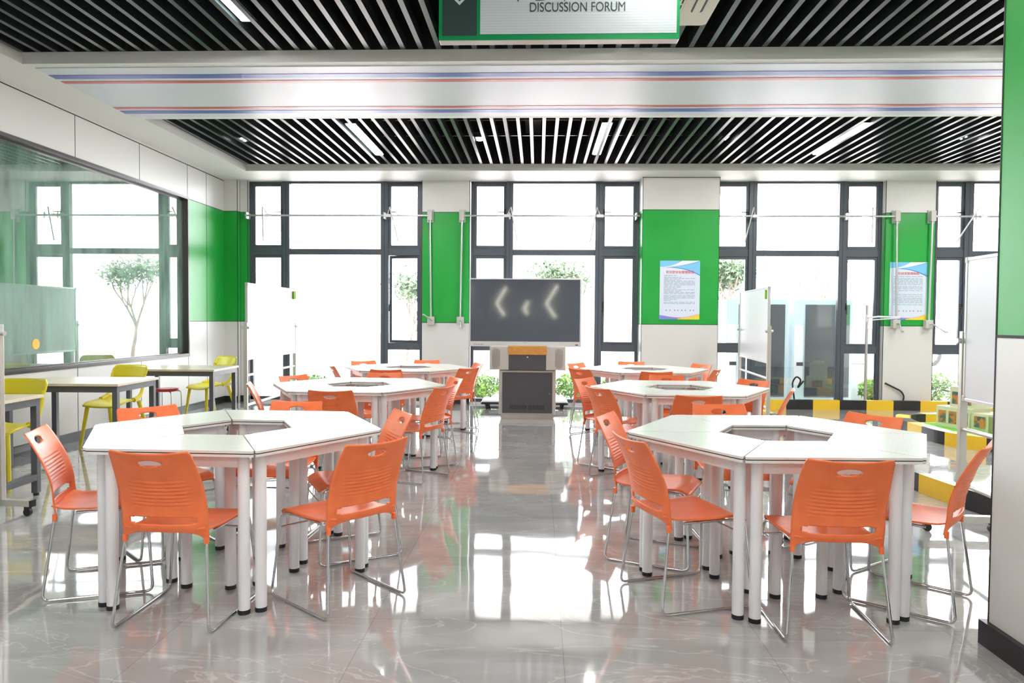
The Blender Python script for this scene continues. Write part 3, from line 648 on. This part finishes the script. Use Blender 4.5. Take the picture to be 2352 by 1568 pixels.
# ------------------------------------------------------------------ wall posters
def poster(x0, x1, z0, z1, y, title, lb, seed, ts):
    rr = random.Random(seed); W, H = x1 - x0, z1 - z0
    t = thing('poster', lb, 'poster', (x0, y, z0), 0)
    MB().box((0, -.004, 0), (W, .0, H)).build('sheet', mat('poster paper', (.66, .74, .86), .35), t)
    def strip(name, f0, f1, mt, a=0., b2=1., yy=-.0052, n=24):
        q = MB(); V = []; F = []
        for i in range(n + 1):
            s = a + (b2 - a) * i / n; V += [(s * W, yy, f0(s) * H), (s * W, yy, f1(s) * H)]
        for i in range(n): F.append((2 * i, 2 * i + 2, 2 * i + 3, 2 * i + 1))
        q.add(V, F); q.build(name, mt, t)
    lb_ = mat('poster sky', (.20, .55, .85), .35); db = mat('poster wave blue', (.02, .16, .62), .35); wh = mat('poster white', (.78, .82, .85), .35)
    strip('top_field', lambda s: .885 + .1 * max(0, s - .1) ** 2 * .1, lambda s: 1., wh, yy=-.0050)
    strip('corner_wave', lambda s: .895 + .105 * min(1, (s / .56) ** 2.2), lambda s: 1., lb_, 0, .56, -.0054)
    top = lambda s: .885 + .105 * s ** 2; low = lambda s: .885 - .125 * s ** 2.6 + .012 * math.sin(pi * s)
    strip('wave', low, top, lb_, .0, 1, -.0056); strip('wave_edge', lambda s: low(s) - .014 * s ** .5, low, db, .15, 1, -.0058); strip('wave_edge', lambda s: top(s), lambda s: top(s) + .008 * s, db, .3, 1, -.0058)
    text_mesh(title, ts, 'title', 'redink', t, (W * .50, -.006, H * .785))
    q = MB(); z = .745 * H
    while z > .26 * H:
        full = rr.random() > .25; xe = .88 if full else rr.uniform(.2, .6); x = .10 * W
        while x < xe * W:
            l = rr.uniform(.05, .16) * W; q.box((x, -.0056, z), (min(x + l, xe * W), -.0045, z + .0078)); x += l + .012
        z -= .0215 * H + (.0 if rr.random() > .12 else .008)
    q.build('small_print', 'greyink', t)
    q = MB()
    for i in (.17, .26, .38, .46, .56, .65, .77, .85): q.box((i * W - .008, -.0056, .145 * H), (i * W + .008, -.0045, .145 * H + .018))
    q.build('motto_marks', mat('dull red', (.5, .2, .3), .5), t)
    strip('bottom_wave', lambda s: 0, lambda s: .07 * (1 - s) ** 1.5 + .004, mat('poster violet', (.20, .25, .75), .35), 0, .62, -.0052)
    strip('bottom_wave', lambda s: 0, lambda s: .02 + .075 * max(0, (s - .45) / .55) ** 2, mat('poster yellow', (.85, .65, .05), .35), .45, 1, -.0054)
    c = lambda s: .075 - .05 * math.sin(pi * min(1, s * .95)) + .03 * s ** 3
    strip('bottom_line', c, lambda s: c(s) + .007, mat('poster pink', (.75, .25, .40), .35), .15, .95, -.0058)
poster(1.831, 2.431, 1.357, 2.243, 10.877, '\u5b9e\u8bad\u5ba4\u5b89\u5168\u7ba1\u7406\u5236\u5ea6', 'blue and white rules poster with red title on the wide green column', 3, .047)
poster(5.378, 5.941, 1.374, 2.257, 11.157, '\u5b9e\u8bad\u5ba4\u7ba1\u7406\u5236\u5ea6', 'blue and white rules poster on the green pier between two crank rods', 5, .047)
# ------------------------------------------------------------------ window crank openers
def opener(lb, bx, s, x_end, arms, crank, nbr):
    """s=-1: rod runs left from gear box; s=+1: rod runs right"""
    yb = YB - .0; z = 2.945; t = thing('window_crank_opener', lb, 'window opener', (bx, yb, z), 0, 'crank rods for the upper windows')
    MB().tube([(0, -.07, 0), (x_end - bx, -.07, 0)], .015, 8).build('drive_rod', 'silver', t)
    MB().rbox((-.035, -.10, -.075), (.035, -.03, .085), .012, axis='y').box((-.05, -.03, -.10), (.05, -.001, .10)).build('gear_box', 'cab', t)
    sh = -.02 * s
    MB().tube([(0, -.065, -.07), (sh, -.065, -1.58)], .016, 8).build('drive_shaft', 'silver', t)
    MB().box((sh - .055, -.09, -1.70), (sh + .055, -.001, -1.57)).build('crank_box', 'cab', t, bevel=.006)
    MB().tube([(sh, -.08, -1.63), (sh + .02, -.13, -1.63), (sh + crank[0], -.15, -1.63 + crank[1])], .011, 8).cyl((sh + crank[0], -.135, -1.63 + crank[1]), (sh + crank[0], -.21, -1.63 + crank[1]), .014, 10).build('crank_handle', 'silver', t)
    for ax, dx in arms:
        a = MB().box((ax - bx - .05, -.09, -.02), (ax - bx + .05, -.05, .02)).tube([(ax - bx, -.07, 0), (ax - bx + dx * .4, -.16, .12), (ax - bx + dx, -.02 + .12, -.38)], .010, 8).build('scissor_arm', 'white', t)
    for bxx in nbr: MB().box((bxx - bx - .01, -.085, -.05), (bxx - bx + .01, -.001 if abs(bxx) > 99 else .10, .05)).build('rod_bracket', 'silver', t)
opener('crank opener on the left edge of the narrow green pier, rod across the first window', -1.70, -1, -4.62, [(-2.37, .14), (-4.25, -.15)], (-.10, .09), [-4.60, -2.42, -2.2])
opener('crank opener on the right edge of the narrow green pier, rod across the second window', -1.20, 1, 1.55, [(.94, -.14), (-.50, .16)], (.02, -.13), [-.46, 1.5])
opener('crank opener with rod across the third window, left of the pier with a poster', 5.44, -1, 2.74, [(3.30, -.10), (4.95, .2)], (.05, -.12), [3.12, 4.70])
opener('crank opener at the right edge of the pier with a poster, rod behind the pillar', 5.97, 1, 8.5, [(6.72, -.3), (7.9, .2)], (.20, -.12), [6.6])
# silver stand pole with arm by the pier
t = thing('pole_stand', 'slim silver pole with a short side arm before the third window', 'stand', (5.03, 11.115, 0))
MB().cyl((0, 0, 0), (0, 0, 1.60), .020, 16).build('pole', 'silver', t)
MB().tube([(0, -.02, 1.40), (.12, -.10, 1.42), (.40, -.20, 1.41)], .014, 8).tube([(0, -.02, 1.36), (.14, -.13, 1.38), (.40, -.20, 1.40)], .008, 8).build('side_arm', 'white', t)
MB().cyl((0, 0, 1.34), (0, 0, 1.45), .027, 16).build('clamp', 'white', t)
tag(MB().tube(fillet([(5.34, 11.15, .40), (5.42, 11.14, .36), (5.58, 11.13, .28), (5.62, 11.12, .20), (5.60, 11.12, .12)], .05), .012, 8).build('wall_cable', 'black'), 'black cable curving down the white pier foot', 'cable')
tag(MB().tube(fillet([(3.98, 11.15, .02), (3.95, 11.13, .22), (3.92, 11.12, .40), (3.98, 11.11, .50), (4.06, 11.12, .44), (4.0, 11.13, .30), (4.10, 11.14, .42)], .05), .013, 8).build('cable_loop', 'black'), 'black cable loop standing up behind the striped barrier', 'cable')
# ------------------------------------------------------------------ striped track barriers, island and model building
def barrier(path, h, th, period, colour=None, closed=False, start=0):
    # thick wall along a path, coloured in alternating blocks
    P = [Vector((x, y, 0)) for x, y in path]; pts = [P[0]]
    for i in range(len(P) - 1):
        n = max(1, int((P[i + 1] - P[i]).length / .04))
        for k in range(1, n + 1): pts.append(P[i].lerp(P[i + 1], k / n))
    q = MB(); n = len(pts); d = 0; nrm = []
    if closed: tot = sum((pts[i + 1] - pts[i]).length for i in range(n - 1)); period = tot / (2 * round(tot / period / 2))
    for i in range(n):
        a = pts[max(i - 1, 0)]; c = pts[min(i + 1, n - 1)]
        if closed and i in (0, n - 1): a = pts[n - 2]; c = pts[1]
        tdir = (c - a).normalized(); nrm.append(Vector((-tdir.y, tdir.x, 0)))
    for i in range(n - 1):
        k = colour(pts[i]) if colour else (int(d / period) + start) % 2; d += (pts[i + 1] - pts[i]).length
        a0 = pts[i]; a1 = pts[i + 1]; b0 = a0 + nrm[i] * th; b1 = a1 + nrm[i + 1] * th; Z = Vector((0, 0, h))
        q.add([a0, a1, b1, b0, a0 + Z, a1 + Z, b1 + Z, b0 + Z], [(0, 1, 5, 4), (2, 3, 7, 6), (4, 5, 6, 7)] + ([(3, 0, 4, 7)] if i == 0 else []) + ([(1, 2, 6, 5)] if i == n - 2 else []), k)
    return q
def arc(cx, cy, r, a0, a1, n=12): return [(cx + r * cos(radians(a0 + (a1 - a0) * i / n)), cy + r * sin(radians(a0 + (a1 - a0) * i / n))) for i in range(n + 1)]
path = [(8.4, 10.98)] + arc(3.95, 10.11, .87, 90, 180) + [(3.08, 6.0), (3.09, 5.7), (3.13, 5.3), (3.19, 5.0), (3.28, 4.7), (3.45, 4.35), (3.75, 3.95), (4.2, 3.65), (4.8, 3.5), (8.2, 3.5)]
q = barrier(path, .145, -.085, .405, lambda p: (int(math.floor((5.83 - p.x) / .405)) + 1) % 2 if p.y > 10.2 else int(math.floor((5.71 - p.y) / .405)) % 2)
tag(q.build('striped_barrier', ['ty', 'tb']), 'long low yellow and black striped barrier running under the right windows', 'barrier')
isl = [(4.412, 8.40), (4.412, 8.2), (4.42, 8.0), (4.48, 7.77), (4.60, 7.62), (4.8, 7.47), (5.3, 7.3), (6.6, 7.4), (7.3, 8.0), (7.3, 9.2), (6.6, 9.6), (5.3, 9.62), (4.85, 9.55), (4.66, 9.40), (4.53, 9.18), (4.44, 8.85), (4.412, 8.55), (4.412, 8.40)]
def smooth(P, n=2):
    for _ in range(n):
        Q = []
        for i in range(len(P) - 1): a, c = Vector(P[i]), Vector(P[i + 1]); Q += [tuple(a * .75 + c * .25), tuple(a * .25 + c * .75)]
        Q.append(Q[0]); P = Q
    return P
isl = smooth(isl)
t = thing('track_island', 'kidney shaped island with striped rim and green turf on the right floor', 'play track', (0, 0, 0))
q = barrier(isl, .145, .15, .41, None, True, 1)
q.build('striped_rim', ['ty', 'tb'], t)
q = MB(); cx = sum(p[0] for p in isl) / len(isl); cy = sum(p[1] for p in isl) / len(isl)
P = [(x + (cx - x) * .06, y + (cy - y) * .10) for x, y in isl[:-1]]; q.prism(P, .0, .04); q.build('walkway', 'white', t)
P = [(x + (cx - x) * .16, y + (cy - y) * .24) for x, y in isl[:-1]]; q = MB(); q.prism(P, .04, .05); q.build('turf', 'grass', t)
t = thing('model_building', 'cream toy school building with printed windows on the turf island', 'model building', (5.0, 9.1, .05), radians(-68))
mz = mat('printed window', (.25, .2, .15), .2); noise_tint(mz, 14, (.10, .16, .16), (.62, .24, .08), lo=.42, hi=.58)
MB().box((0, 0, 0), (.44, .36, .25)).box((.44, .02, 0), (.66, .36, .21)).build('lower_storey', 'cream', t)
MB().box((.14, .05, .25), (.46, .36, .50)).box((.30, .1, .50), (.46, .3, .55)).build('upper_storey', 'cream', t)
MB().box((.661, .02, 0), (.80, .36, .19)).build('annexe', 'olive', t)
for x, z, wd, hh in ((.03, .05, .10, .15), (.17, .05, .10, .15), (.32, .05, .10, .15), (.50, .05, .12, .13)):
    MB().box((x, -.004, z), (x + wd, .019, z + hh)).build('window', mz, t)
for x in (.17, .31): MB().box((x, .046, .29), (x + .11, .05, .44)).build('window', mz, t)
MB().box((-.004, .1, .06), (0, .28, .2)).build('window', mz, t)
# ------------------------------------------------------------------ outdoors
struct(MB().box((-40, YB + .24, -.14), (40, 70, -.02)), 'ground', 'pave')
struct(MB().box((-14, YB + .24, 3.86), (14, 13.0, 4.3)), 'eave', 'wall')
t = thing('drain_pipe', 'white bent drain pipe under the eave outside the third window', 'pipe', (3.06, 12.0, 3.45))
MB().tube(fillet([(0, 0, .41), (0, 0, .12), (-.06, 0, .03), (-.25, 0, .02)], .05), .045, 10).build('pipe', 'white', t); MB().cyl((0, 0, .16), (0, 0, .20), .055, 14).build('coupling', 'white', t)
def leaves(q, c, r, n, size, mi=0, rr=random):
    for _ in range(n):
        while True:
            d = Vector((rr.uniform(-1, 1), rr.uniform(-1, 1), rr.uniform(-1, 1)))
            if d.length < 1: break
        p = Vector(c) + Vector((d.x * r[0], d.y * r[1], d.z * r[2])); a = Vector((rr.uniform(-1, 1), rr.uniform(-1, 1), rr.uniform(-1, 1))).normalized(); b2 = a.orthogonal().normalized(); s = size * rr.uniform(.6, 1.2)
        n2 = a.cross(b2) * s * .12
        q.add([p - a * s, p + b2 * s * .45 + n2, p + a * s, p - b2 * s * .45 + n2], [(0, 1, 2, 3)], mi)
def bush(x, y, wx, h, lb, n=900):
    t = thing('hedge_bush', lb, 'bush', (x, y, -.02), 0, 'hedge bushes outside the windows')
    q = MB(); leaves(q, (0, 0, h * .52), (wx, .28, h * .5), n, .045); q.build('foliage', 'leaf', t)
    q = MB()
    for i in range(5): a = i * 1.3; q.tube([(.05 * cos(a), .05 * sin(a), 0), (wx * .5 * cos(a), .15 * sin(a), h * .7)], [.012, .004], 5)
    q.build('stems', 'bark', t)
for x, wx, h, lb in ((-3.95, .45, .36, 'low green bush outside, seen under the left whiteboard'), (-2.9, .5, .30, 'low green bush outside the wide pane of the first window'), (-1.0, .42, .40, 'green bush outside, left of the lectern cabinet'), (-.2, .42, .40, 'green bush outside hidden behind the lectern cabinet'), (.62, .45, .44, 'green bush outside, right of the lectern cabinet'), (1.4, .4, .40, 'green bush outside the right end of the second window'),
                     (5.75, .35, .42, 'green bush outside behind the poster pier'), (6.55, .5, .52, 'green bush outside above the toy building'), (7.5, .5, .5, 'green bush outside hidden by the right pillar')):
    bush(x, 12.2, wx, h, lb)
def tree(x, y, h, lb, nl, spread, seed, mt='leaf2', lean=0., ls=.07):
    rr = random.Random(seed); t = thing('tree', lb, 'tree', (x, y, -.02), 0); q = MB(); tips = []
    def br(p, d, L, r, dep):
        k = 4; P = [p]; cur = d.copy()
        for i in range(k): cur = (cur + Vector((rr.uniform(-.16, .16), rr.uniform(-.16, .16), .05))).normalized(); P.append(P[-1] + cur * L / k)
        q.tube(P, [r * (1 - .10 * i) for i in range(k + 1)], 6)
        if dep == 0: tips.append(P[-1]); tips.append(P[2]); return
        for _ in range(3 if dep > 1 else 2):
            nd = (cur + Vector((rr.uniform(-1, 1), rr.uniform(-1, 1), rr.uniform(.1, .6))) * spread).normalized(); br(P[-1] if rr.random() > .35 else P[3], nd, L * .68, r * .58, dep - 1)
    br(Vector((0, 0, 0)), Vector((lean, 0, 1)).normalized(), h * .33, h * .018, 4)
    q.build('trunk', 'bark', t)
    if nl:
        q = MB()
        for p in tips: leaves(q, p, (.30, .30, .26), max(1, nl // len(tips)), ls, rr=rr)
        q.build('foliage', mt, t)
tree(4.85, 17.5, 3.3, 'leafy grey green tree outside, left part of the third window', 3200, .75, 3)
tree(7.9, 18.5, 4.2, 'bare tree outside the right half of the third window', 0, .55, 11, lean=-.25)
tree(.74, 18.5, 3.3, 'sparse tree outside beyond the second window, also mirrored in the partition glass', 1500, .6, 21)
tree(-3.2, 17.0, 3.0, 'small sparse tree outside beyond the narrow panes of the first window', 900, .7, 5)
tree(-9.8, 17.5, 5.0, 'tree outside beyond the left side room', 900, .6, 8)
def car(x, y, rz, paint, lb):
    t = thing('parked_car', lb, 'car', (x, y, -.02), rz)
    side = [(-2.2, .35), (-2.25, .75), (-1.9, 1.0), (-1.35, 1.08), (-.7, 1.45), (.15, 1.50), (.9, 1.12), (1.75, .98), (2.2, .78), (2.25, .40), (2.0, .25), (-2.0, .25)]
    prof = smooth([*side, side[0]], 2)[:-1]; n = len(prof); V = []
    for yy, sc in ((-.88, 0), (-.86, 1), (-.60, 2), (.60, 2), (.86, 1), (.88, 0)):
        for px, pz in prof:
            tt = max(0, pz - 1.0) / .5; w2 = abs(yy) - .22 * tt if sc else abs(yy)
            if sc == 2: w2 = abs(yy)
            V.append((px, math.copysign(w2 if sc != 2 else min(abs(yy), .88 - .22 * tt), yy), pz))
    q = MB(); F = []
    for r in range(5):
        for i in range(n): F.append((r * n + i, r * n + (i + 1) % n, (r + 1) * n + (i + 1) % n, (r + 1) * n + i))
    q.add(V, F, 0, True); q.add(V[n:2 * n], [tuple(range(n))], 0); q.add(V[4 * n:5 * n], [tuple(reversed(range(n)))], 0); q.build('body', paint, t)
    for s in (-1, 1):
        w_ = MB(); w_.add([(-1.2, s * .868, 1.05), (-.65, s * .70, 1.38), (.12, s * .68, 1.42), (.78, s * .868, 1.08)], [(0, 1, 2, 3)]); w_.build('side_glass', 'dglass', t, solid=.01)
        MB().box((2.12, s * .62 - .14, .66), (2.23, s * .62 + .14, .78)).build('headlamp', 'caro' if paint == 'carp' else 'white', t, bevel=.02)
        for xx in (-1.4, 1.4):
            k = MB().cyl((xx, s * .70, .33), (xx, s * .91, .33), .33, 28).build('wheel', 'tyre', t)
            r = MB(); r.cyl((xx, s * .89, .33), (xx, s * .915, .33), .20, 24)
            for a in range(10): an = a * pi / 5; r.box((xx - .01, 0, 0), (xx + .01, .001, .001)); r.tube([(xx, s * .918, .33), (xx + .22 * cos(an), s * .918, .33 + .22 * sin(an))], .016, 5)
            r.build('rim', 'rim', k)
    MB().add([(.15, -.62, 1.505), (.88, -.80, 1.135), (.88, .80, 1.135), (.15, .62, 1.505)], [(0, 1, 2, 3)]).build('windscreen', 'dglass', t, solid=.01)
    return t
car(13.6, 23.5, radians(180), 'carw', 'white car parked outside beyond the rightmost window')
# dark glass cabinets outside
t = None
for n, (x0, x1, lb) in enumerate(((3.14, 4.16, 'pale blue cabinet with dark glass front outside, partly behind the whiteboard'), (4.25, 5.22, 'pale blue cabinet with dark glass front outside, right of its twin'))):
    t = thing('glass_cabinet', lb, 'cabinet', (x0, 12.05, -.02), 0, 'glass fronted cabinets outside the third window'); W = x1 - x0
    MB().rbox((0, 0, 0), (W, .7, 1.72), .05, axis='y').build('shell', 'ice', t)
    MB().box((W * .20, -.012, .10), (W * .95, 0, 1.64)).build('front_glass', 'dglass', t); MB().box((W * .02, -.008, .3), (W * .17, 0, 1.3)).build('side_panel', 'board', t)
    MB().box((W * .06, -.014, .62), (W * .17, -.006, .68)).build('slot', 'black', t)
t = thing('white_equipment_box', 'plain white equipment box outside at the right end of the third window', 'equipment box', (5.26, 12.6, -.02))
MB().box((0, 0, 0), (.62, .5, .62)).box((0, 0, .63), (.62, .5, 1.25)).build('casing', 'white', t)
# ------------------------------------------------------------------ side room behind the partition glass
q = MB()
q.box((-12.2, 3.0, -.12), (XL - .25, YB + .24, 0)); struct(q, 'floor', 'soft')
struct(MB().box((-12.2, 3.0, 3.3), (XL - .25, YB + .24, 3.4)), 'ceiling', 'soft')
struct(MB().box((-12.3, 3.0, 0), (-12.2, YB + .24, 3.4)).box((-12.2, 2.9, 0), (XL - .25, 3.0, 3.4)), 'wall_sideroom', 'soft')
struct(MB().box((-12.2, YB + .1, 0), (-9.6, YB + .24, 3.4)).box((-9.6, YB + .1, 2.4), (XL - .25, YB + .24, 3.4)), 'wall_sideroom', 'soft')
t = thing('ceiling_lamp', 'square fill lamp added to brighten the side room behind the partition glass', 'ceiling light', (-8.2, 8.0, 3.24))  # added light source, lifts the dim side room behind the glass
MB().box((-.6, -.6, .0), (.6, .6, .06)).build('lamp_housing', 'white', t); MB().box((-.56, -.56, -.01), (.56, .56, .0)).build('diffuser', mat('side room fill diffuser', (1, 1, 1), .5, emit=(1, 1, 1), es=42), t)
car(-8.2, 9.85, radians(-2), 'carp', 'dark car seen through the partition glass at the left')
t = thing('green_post', 'green post behind the partition glass', 'post', (-5.91, 8.3, 0))
MB().box((-.17, -.12, 0), (.17, .12, 3.3)).build('shaft', 'teal', t)
tag(MB().cyl((XG + .006, 6.945, 1.057), (XG + .009, 6.945, 1.057), .052, 32).build('round_sticker', 'disc'), 'round orange sticker on the partition glass', 'sticker')
